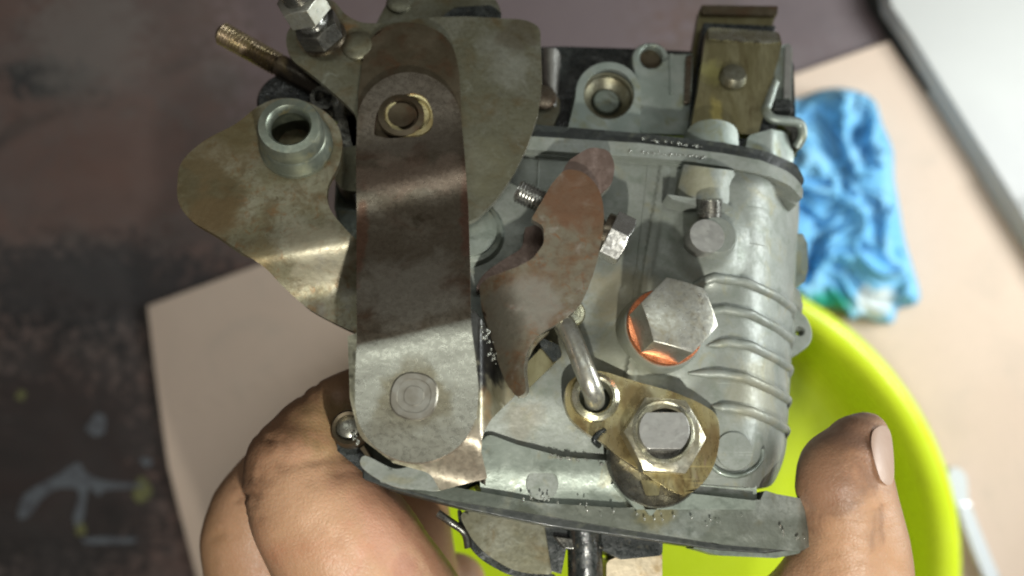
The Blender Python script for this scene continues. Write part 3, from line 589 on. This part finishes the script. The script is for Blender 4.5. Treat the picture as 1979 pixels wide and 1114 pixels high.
# idle arm with its bush (left)
def arm_h(x, y):
    q = (y-470)+(x-600)*0.18
    return 8.0-7.0*ss(0, 120, q)+1.2*math.exp(-((q-5)/38)**2)
ao = smooth([(343,352),(352,312),(395,272),(455,240),(500,205),(545,190),(600,200),(645,232),(661,272),(655,318),(634,360),(636,400),(662,436),(692,466),(760,520),(760,660),(700,648),(642,622),(590,592),(545,552),(512,518),(468,488),(420,456),(372,428),(346,394)], 5)
idle = sheet('idle_arm', ao, armm, carb, h=arm_h, depth=1.8, step=6, bevel=0.35, conform=True)
borem = mat('shaded_bore', (0.06,0.07,0.05), [((0.12,0.13,0.09), 0.3, 0.45, 0.7)], metal=0.6, rough=(0.3,0.5), bump=0.3)  # dark liner colour stands for the shade inside the bore
bp_ = P(573,282,8)
q = rp(66,573,282,8)
bush_m = mat('worn_bush', (0.19,0.215,0.175), [((0.27,0.29,0.23), 0.3, 0.42, 0.64), ((0.36,0.31,0.14), 0.22, 0.55, 0.72)], metal=0.75, rough=(0.3,0.45), bump=0.5, bscale=2)
lathe('bush', bp_, [(q*1.08,0),(q*1.08,0.0012),(q*1.03,0.0018),(q*0.99,0.0045),(q*0.94,0.0050),(q*0.93,0.0080),(q*0.86,0.0092),(q*0.64,0.0094),(q*0.57,0.0088),(q*0.545,0.0078),(q*0.545,0.0072)], bush_m, idle, seg=56, sharp=30, cap=False)
lathe('bush_bore', bp_, [(q*0.55,0.0074),(q*0.545,0.0070),(q*0.54,-0.004),(q*0.1,-0.004)], borem, idle, cap=False)
lathe('bore_pin', bp_+Vector((0.0012,-0.0014,-0.004)), [(q*0.3,0),(q*0.3,0.0022),(q*0.24,0.0026)], dsteel, idle)

# the long bent strap
def strap_c(y):                                       # left and right edges
    l = 690+0.0*y; r = 890+(y-200)*0.052
    return 688, min(926, r if y < 610 else 908+(y-610)*0.115)
def strap_h(x, y):
    z = y+(x-800)*0.23                                # bends run a little uphill to the right
    pts = [(-100,10.6),(200,10.6),(262,10.7),(300,11.7),(345,13.0),(390,12.95),(440,14.1),(520,16.9),(600,19.2),(655,20.2),(720,20.3),(1200,20.3)]
    sl = [0]+[(pts[i+1][1]-pts[i-1][1])/(pts[i+1][0]-pts[i-1][0]) for i in range(1, len(pts)-1)]+[0]
    sl[1] = 0; sl[10] = 0; sl[4] = 0.006; sl[5] = 0.004
    for i in range(len(pts)-1):
        if z <= pts[i+1][0]:
            L_ = pts[i+1][0]-pts[i][0]; t = (z-pts[i][0])/L_
            return (2*t**3-3*t*t+1)*pts[i][1]+(t**3-2*t*t+t)*L_*sl[i]+(3*t*t-2*t**3)*pts[i+1][1]+(t**3-t*t)*L_*sl[i+1]
    return 20.3
so = []
for a in range(180, 361, 7): so.append((791+101*math.cos(math.radians(a)), 240+100*math.sin(math.radians(a))))
so += [(898,300),(905,400),(908,500),(909,600),(912,640),(920,700),(925,750),(923,785)]
for a in range(8, 173, 7): so.append((805+118*math.cos(math.radians(a)), 780+115*math.sin(math.radians(a))))
so += [(686,785),(686,740),(690,640),(689,560),(689,400),(688,300)]
sholl = [circ(780,228,46,8,40,a0=0.3)]
sh = rpoly([(722,262,6),(728,210,22),(770,182,24),(818,180,20),(838,215,20),(836,250,14),(815,264,8),(750,268,8)])
edgeb = mat('worn_brown_edge', (0.30,0.22,0.16), [((0.16,0.09,0.06), 0.2, 0.45, 0.65)], metal=0.85, rough=(0.28,0.4), bump=0.3)
strap = sheet('throttle_strap', so, strapm, carb, h=strap_h, depth=2.3, step=6, holes=[sh], bevel=0.62, conform=True, seg=4, em=edgeb)
brassy = mat('pale_brass_ring', (0.62,0.55,0.30), [((0.40,0.30,0.12), 0.3, 0.5, 0.7)], metal=0.7, rough=(0.25,0.4), bump=0.4)
lathe('strap_bearing', P(795,226,8.7), [(rp(52,795,226),0),(rp(52,795,226),0.0010),(rp(46,795,226),0.0016),(rp(36,795,226),0.0014),(rp(33,795,226),0.0004)], brassy, strap, seg=40)
lathe('bearing_pin', P(776,230,8.8), [(rp(42,790,226),0),(rp(42,790,226),0.0018),(rp(32,790,226),0.0020),(rp(29,790,226),0.0010),(rp(16,790,226),0.0009),(rp(24,790,226),0.0018),(rp(10,790,226),0.0014)], olive_dark, strap)
lathe('rivet', P(800,766,20.2), [(rp(49,800,766,20),-0.0004),(rp(48,800,766,20),0.0002),(rp(45,800,766,20),0.0005),(rp(34,800,766,20),0.0005),(rp(33,800,766,20),0.00035),(rp(20,800,766,20),0.00035),(rp(19,800,766,20),0.0005),(rp(6,800,766,20),0.0005)], padstain, strap, sharp=20, rfun=lambda a: 1+0.03*math.cos(4*a+0.6))
# grimy plate under the strap's pad
lowm = mat('grimy_gold_plate', (0.27,0.25,0.165), [((0.36,0.345,0.26), 0.14, 0.42, 0.62), ((0.05,0.045,0.03), 0.22, 0.55, 0.66)], metal=0.75, rough=(0.3,0.5), bump=0.8, bscale=2.0, coat=0.3,
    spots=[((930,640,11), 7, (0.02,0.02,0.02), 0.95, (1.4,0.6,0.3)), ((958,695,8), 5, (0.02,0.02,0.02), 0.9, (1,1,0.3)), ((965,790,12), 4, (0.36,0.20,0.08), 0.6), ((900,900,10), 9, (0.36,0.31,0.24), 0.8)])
def low_h(x, y): return 13.5-7*ss(840, 945, y+(905-x)*0.25)*(1-ss(925, 975, x))-8.5*ss(925, 975, x)
sheet('pad_backing_plate', rpoly([(672,650),(700,640),(915,598),(938,628,10),(962,690),(1002,738,8),(1004,756,8),(948,812,10),(932,842,10),(930,872),(942,925,4),(850,948,6),(832,915,14),(760,895),(694,845,20),(676,770)]), lowm, carb, h=low_h, depth=1.8, step=7, bevel=0.4, conform=True)
sheet('grey_bracket', smooth([(700,905),(705,880),(760,905),(800,900),(835,912),(858,942),(835,950),(760,940)]), zinc, carb, h=3, depth=4, bevel=0.8, step=8)
lathe('screw_collar', P(674,828,4), [(rp(36,674,828),-0.006),(rp(35,674,828),0),(rp(31,674,828),0.0006),(rp(25,674,828),0.0004),(rp(24,674,828),-0.0012)], olive_dark, carb)
lathe('screw_tip', P(674,828,2.6), [(rp(22,674,828),0),(rp(22,674,828),0.0006),(rp(14,674,828),0.0012)], strapm, carb)
sheet('grip_bracket', rpoly([(650,850),(690,860),(720,900,8),(715,925),(680,895),(652,872)]), grime, carb, h=0, depth=4, bevel=0.5)
# choke lever (rusty), its tab, hook and screw
def choke_h(x, y):
    a = max(0, (1012-x+0.22*(min(y, 690)-560))/78); return 12.0-5.0*a*a
cho = rpoly([(1092,326,14),(1128,332,14),(1158,362,20),(1169,410,30),(1164,460,20),(1148,530,30),(1122,592,20),(1085,622,20),(1044,644,20),(1020,672,20),(1011,712,16),(1018,758,10),(1000,770,10),(978,742,14),(962,700,20),(943,648,20),(930,596,20),(926,552,10),(944,536,8),(1000,516),(1030,500,10),(1052,470,10),(1050,436,10),(1026,424,6),(1042,398),(1066,356)])
choke = sheet('choke_lever', cho, rust, carb, h=choke_h, depth=1.8, step=6, bevel=0.45, conform=True, seg=3, em=edgem)
tag(choke, 'rusty brown curved choke lever with a notch')
sheet('lever_tab', rpoly([(1082,345),(1096,312,14),(1140,284,14),(1178,290,14),(1189,320,14),(1183,356,12),(1160,378,8),(1120,362)]), rust_edge, choke, h=lambda x, y: 9.5-1.5*ss(1120, 1190, x), depth=2.6, step=7, bevel=0.5, em=edgem)
sheet('lever_hook', rpoly([(1038,650,10),(1062,640),(1036,664,14),(1018,700,14),(1016,750,6),(1004,768,6),(998,730,14),(1004,690,14)]), armm, choke, h=9, depth=3, bevel=0.5)
sheet('roller_face', rpoly([(918,560,10),(932,530,20),(975,500,20),(1010,480,14),(1015,440),(1046,432,12),(1056,470,12),(1030,520,10),(960,560)]), rust_edge, choke, h=3.5, depth=5, bevel=0.6)
sheet('gold_tab', rpoly([(1008,712,8),(1062,656,6),(1088,680,6),(1074,700),(1008,764,6)]), gold_dim, carb, h=5.5, depth=2, bevel=0.4)
sheet('black_clip', rpoly([(1040,650),(1082,668,6),(1086,690,6),(1070,700),(1046,672)]), grime, carb, h=6.3, depth=1.5, bevel=0.4)
s0, s1 = P(1000,368,7.5), P(1226,478,7.5)
sa = (s1-s0).normalized(); SL = (s1-s0).length
th = [(0.0022,0.0)]; k = 0.0003
while k < SL*0.72:
    th += [(0.00225, k), (0.00268, k+0.0003)]; k += 0.00072
lathe('adjusting_screw', s0, th, steel, carb, axis=sa, seg=36, sharp=20)
hexhead('screw_head', s0+sa*(SL*0.775), 0.0056, 0.0044, steel, carb, axis=sa, u=Vector((0.3,0.3,1)), tilt=0.5)
lathe('screw_washer', s0+sa*(SL*0.72), [(0.0042,0),(0.0044,0.0006),(0.0044,0.0016),(0.0034,0.0018)], strapm, carb, axis=sa)
# eccentric rings behind the lever, link rod and the nut lever
lathe('brass_rivet', P(1100,612,1), [(rp(27,1100,612),-0.001),(rp(27,1100,612),0.003),(rp(24,1100,612),0.0034),(rp(18,1100,612),0.0034),(rp(17,1100,612),0.003)], palegold, carb, sharp=20)
tube('link_rod', [P(1070,590,7), P(1088,620,9.5), P(1106,655,11.5), P(1126,705,12.6), P(1141,742,12.2), P(1148,764,10.2), P(1149,774,7), P(1149,778,2)], 0.00205, plugm, carb, seg=24)
lv = rpoly([(1090,772,18),(1096,738,18),(1132,717,18),(1165,717,14),(1230,738),(1300,757,14),(1352,778,20),(1386,800,16),(1393,840,30),(1384,895,30),(1360,936,30),(1326,960,26),(1290,946,16),(1235,908,10),(1186,876,14),(1168,858,12),(1128,834,16),(1098,806,18)])
nl = sheet('choke_shaft_lever', lv, gold, carb, h=6.5, depth=2.2, holes=[circ(1150,768,31)], bevel=0.4, seg=3, step=None)
tag(nl, 'yellow plated lever plate clamped by a hexagon nut')
lathe('lever_eyelet', P(1150,768,6.5), [(rp(32,1150,768,7),-0.0024),(rp(48,1150,768,7),0),(rp(46,1150,768,7),0.0008),(rp(38,1150,768,7),0.0013),(rp(33,1150,768,7),0.0011),(rp(30,1150,768,7),-0.0012)], palegold, nl, seg=48, cap=False)
nutm = mat('pale_zinc_nut', (0.36,0.335,0.235), [((0.46,0.45,0.37), 0.2, 0.42, 0.64), ((0.20,0.14,0.07), 0.3, 0.54, 0.72)], metal=0.85, rough=(0.26,0.42), bump=0.5, scratch=0.5)
nut = hexhead('hex_nut', P(1277,845,6.5), rp(80,1283,832,10), 0.0042, nutm, carb, u=P(1284,752,10)-P(1283,832,10), hole=rp(49,1283,832,10), tilt=0.55)
lathe('nut_face_ring', P(1282,834,10.72), [(rp(60,1283,832,10),-0.0004),(rp(60,1283,832,10),0.0001),(rp(57,1283,832,10),0.00035),(rp(53,1283,832,10),0.0002),(rp(51,1283,832,10),-0.001)], palegold, nut, seg=48, cap=False)
rsh = rp(47,1284,830,12)
sc_ = P(1284,830,12.6)
shp = [(1284+49*math.cos(math.radians(a)), 831+49*math.sin(math.radians(a))) for a in range(0, 360, 6)]
shp = [(x, max(797, min(868, y))) for x, y in shp]
sheet('shaft_end', shp, shaftm, carb, h=12.6, depth=9, bevel=0.5, seg=3)
lathe('shaft_round', P(1280,838,9.3), [(rp(49,1284,830,10),-0.003),(rp(49,1284,830,10),0)], dsteel, carb)
dish = lathe('dish_washer', P(1266,886,4.4), [(rp(90,1266,886),-0.001),(rp(90,1266,886),0.0010),(rp(87,1266,886),0.0015),(rp(83,1266,886),0.0011),(rp(60,1266,886),0.0002)], dsteel, carb, seg=64)
sheet('stop_tab', rpoly([(1238,928),(1276,930),(1274,958,4),(1248,958,4)]), gold_dim, carb, h=5.2, depth=2, bevel=0.3)
tube('clip_end', [P(1168,832,8), P(1155,840,9), P(1148,852,9), P(1158,862,8)], 0.0006, grime, carb, seg=10)

# oil beads along the wet edges: far too many to count
def beads(name, spec, label):
    bm = bmesh.new(); rnd = random.Random(3)
    for (x0, y0, x1, y1, n, hf, jit) in spec:
        for i in range(n):
            t = rnd.random(); x = x0+(x1-x0)*t+rnd.uniform(-jit, jit); y = y0+(y1-y0)*t+rnd.uniform(-jit, jit)
            r = rnd.uniform(0.00012, 0.00036)
            m = Matrix.Translation(P(x, y, hf(x, y) if callable(hf) else hf)) @ Matrix.Diagonal((r*0.8, r*1.3, r*0.6, 1))
            bmesh.ops.create_icosphere(bm, subdivisions=2, radius=1, matrix=m)
    me = bpy.data.meshes.new(name); bm.to_mesh(me); bm.free()
    o = link(name, me, oilm, carb, sharp=180); o['kind'] = 'stuff'; return o
beads('oil_beads', [(1235,268,1360,284,26,2.3,2.5), (1215,290,1370,305,26,3.5,2.5), (1060,880,1190,900,26,2.4,4), (930,625,958,700,26,lambda x, y: low_h(x, y)+0.1,11), (1100,990,1400,1010,14,4.0,9), (1000,960,1160,975,12,3.8,6), (1130,722,1180,730,5,6.7,3), (1430,1000,1560,1040,8,3.8,9), (700,640,690,860,20,13.6,5), (860,880,925,800,16,lambda x, y: low_h(x, y)+0.1,4), (1190,905,1230,950,5,3.6,5), (665,815,690,850,14,4.4,6)], '')

# ------------------------------------------------------------------ the hand
skin = mat('skin', (0.36,0.205,0.115), [((0.42,0.25,0.145), 0.035, 0.42, 0.62), ((0.37,0.165,0.09), 0.03, 0.55, 0.72), ((0.28,0.16,0.09), 0.07, 0.62, 0.80)], rough=(0.44,0.60), bump=1.8, bscale=1.0, sss=0.12, M=W, spec=0.45, fine=((0.42,0.25,0.16), 1.2),
    spots=[((1580,900,330), 12, (0.14,0.075,0.045), 0.65, (1,0.8,0.5)), ((1640,825,330), 8, (0.20,0.11,0.07), 0.7), ((470,900,320), 14, (0.22,0.12,0.07), 0.65, (1.6,0.7,0.6)), ((590,725,325), 13, (0.20,0.11,0.055), 0.8, (0.7,1,0.6)), ((520,800,322), 12, (0.20,0.105,0.055), 0.7, (1.2,0.7,0.6)), ((400,1060,300), 14, (0.30,0.17,0.085), 0.6, (1.8,0.5,0.5)), ((650,830,325), 8, (0.32,0.22,0.10), 0.5), ((800,960,330), 16, (0.42,0.20,0.13), 0.5), ((860,1080,320), 14, (0.25,0.10,0.06), 0.5),((650,980,325),9,(0.48,0.31,0.20),0.5)])  # dirt, plus shade painted on upper finger edges and the index's right side
def cap_chain(pts):
    """pts: (px, py, depth below camera in mm, radius in photo px) -> a chain of tapered, overlapping tubes with round ends"""
    c = [Vector((0,0,CAMZ))+ray(p[0], p[1])*p[2]*0.001 for p in pts]; r = [p[3]*p[2]*0.001/FPX for p in pts]
    c2 = cr3(c, 6); r2 = [q.x for q in cr3([Vector((v,0,0)) for v in r], 6)]
    bm = bmesh.new()
    V, F = tube_geo(c2, r2, 22)
    vs = [bm.verts.new(v) for v in V]
    for f in F: bm.faces.new([vs[i] for i in f])
    for e, rr in ((c2[0], r2[0]), (c2[-1], r2[-1])):
        bmesh.ops.create_icosphere(bm, subdivisions=3, radius=rr*0.995, matrix=Matrix.Translation(e))
    for p, rr in zip(c2[::6], r2[::6]): bmesh.ops.create_icosphere(bm, subdivisions=3, radius=rr*1.0, matrix=Matrix.Translation(p))
    return bm
chains = [
    # index finger: base, joint at the left, tip tucked behind the strap
    [(900,1560,205,170), (800,1290,185,160), (690,1100,178,148), (612,985,176,128), (582,905,178,108), (602,845,180,80), (648,785,184,58), (705,750,188,46)],
    # soft web of the finger's near side
    [(800,1290,190,130), (720,1090,182,120), (650,985,180,110)],
    # middle finger behind it
    [(760,1600,235,150), (600,1290,215,130), (505,1090,205,108), (492,990,202,86), (556,885,200,62), (618,805,200,52), (685,762,200,45)],
    # ring and little finger, deeper under the flange
    [(860,1620,255,140), (800,1330,240,105), (800,1130,230,88), (790,990,222,78), (790,900,218,66)],
    [(1000,1620,265,130), (930,1400,255,90), (905,1250,248,70), (880,1130,240,60)],
    # thumb
    [(1360,1560,215,200), (1530,1320,190,165), (1632,1150,176,128), (1655,1050,172,97), (1642,975,172,90), (1630,915,172,88), (1655,862,174,62), (1672,838,175,44)],
    [(1590,945,173,54), (1612,905,173,62), (1640,870,174,56)],
    # palm and wrist
    [(760,1620,240,180), (1000,1640,240,200), (1300,1620,230,210)],
    [(1130,1600,245,260), (1150,1950,250,260), (1160,2500,250,240)],
]
me = bpy.data.meshes.new('person')
bmA = bmesh.new()
for ch in chains:
    b = cap_chain(ch); tmp = bpy.data.meshes.new('t'); b.to_mesh(tmp); b.free(); bmA.from_mesh(tmp); bpy.data.meshes.remove(tmp)
bmA.to_mesh(me); bmA.free()
hand = bpy.data.objects.new('person', me); COL.objects.link(hand)
rm = hand.modifiers.new('r', 'REMESH'); rm.mode = 'VOXEL'; rm.voxel_size = 0.0009
sm = hand.modifiers.new('s', 'SMOOTH'); sm.iterations = 10; sm.factor = 0.5
dg = bpy.context.evaluated_depsgraph_get(); ev = hand.evaluated_get(dg)
me2 = bpy.data.meshes.new_from_object(ev); hand.modifiers.clear(); hand.data = me2
# skin folds pressed into the surface: polylines (px, py), width mm, depth mm
folds = [([(478,925),(500,922),(520,930)],0.5,0.3),([(470,1000),(500,1000),(530,1010)],0.5,0.3),([(560,742),(585,765),(590,790)],0.8,0.4),([(600,722),(612,745),(612,765)],0.6,0.35),([(575,900),(610,890),(640,880)],0.9,0.4),([(600,1010),(650,1040),(690,1090)],1.4,0.35),([(1560,985),(1600,1000),(1660,1000),(1720,985)],0.7,0.3),([(1620,1025),(1680,1030),(1735,1020)],0.6,0.25),([(1600,1100),(1660,1085),(1700,1090)],0.8,0.35),([(410,1040),(430,1030),(455,1035)],0.7,0.4),([(636,752),(650,778),(672,795)], 1.2, 0.8), ([(455,968),(470,960),(495,955)], 0.8, 0.5), ([(462,985),(490,978)], 0.7, 0.35), ([(500,840),(520,850),(545,852)], 0.8, 0.4), ([(600,925),(650,908),(720,905)], 2.2, 0.55), ([(690,840),(655,880),(650,930)], 2.4, 0.5),
         ([(1650,1068),(1700,1075),(1740,1110)], 1.1, 0.6), ([(1590,1075),(1640,1062)], 1.0, 0.45), ([(1600,968),(1660,958)], 1.2, 0.35)]
nr = [v.normal.copy() for v in me2.vertices]
for v, n_ in zip(me2.vertices, nr):
    c = v.co; dz = CAMZ-c.z
    px, py = CX+c.x/dz*FPX, CY-c.y/dz*FPX
    off = 0.00030*noise.noise(c*110)+0.00003*noise.noise(c*520)
    if n_.z > -0.2 and py < 1200:
        for pl_, wd, dp in folds:
            for i in range(len(pl_)-1):
                ax_, ay_ = pl_[i]; bx_, by_ = pl_[i+1]
                if min(ax_, bx_)-40 < px < max(ax_, bx_)+40 and min(ay_, by_)-40 < py < max(ay_, by_)+40:
                    dx, dy = bx_-ax_, by_-ay_; t = max(0, min(1, ((px-ax_)*dx+(py-ay_)*dy)/(dx*dx+dy*dy)))
                    dd = math.hypot(px-ax_-t*dx, py-ay_-t*dy)/9.3
                    off -= dp*0.001*math.exp(-(dd/wd)**2)*0.7
    v.co = c+n_*off
me2.materials.append(skin)
for p in me2.polygons: p.use_smooth = True
tag(hand, 'bare greasy hand gripping the carburetor from below, thumb upright on the right', 'hand')
nailm = mat('fingernail', (0.36,0.23,0.16), [((0.41,0.28,0.205), 0.1, 0.4, 0.6), ((0.34,0.22,0.16), 0.3, 0.62, 0.76)], rough=(0.42,0.5), bump=0.15, bscale=0.5)
from mathutils.bvhtree import BVHTree
bvh = BVHTree.FromPolygons([v.co for v in me2.vertices], [tuple(p.vertices) for p in me2.polygons])
import numpy as np
smp = []; C0 = Vector((0,0,CAMZ))
for yy in range(815, 945, 8):
    for xx in range(1676, 1730, 5):
        h_ = bvh.ray_cast(C0, ray(xx, yy).normalized())
        if h_[0] is not None: smp.append((xx-1700, yy-880, CAMZ-h_[0].z))
A_ = np.array([[1, x, y, x*x, x*y, y*y] for x, y, _ in smp]); cf = np.linalg.lstsq(A_, np.array([q_[2] for q_ in smp]), rcond=None)[0]
def on_hand(px, py, z):                                # the nail follows the smoothed skin of the thumb
    x, y = px-1700, py-880
    return C0+ray(px, py)*(float(np.dot(cf, [1, x, y, x*x, x*y, y*y]))-0.0006)
nail = sheet('fingernail', smooth([(1684,850),(1689,832),(1704,823),(1717,828),(1724,850),(1728,895),(1727,928),(1717,938),(1703,928),(1693,900),(1686,872)]), nailm, hand, h=0, depth=0.4, step=4, M=on_hand, bevel=0)
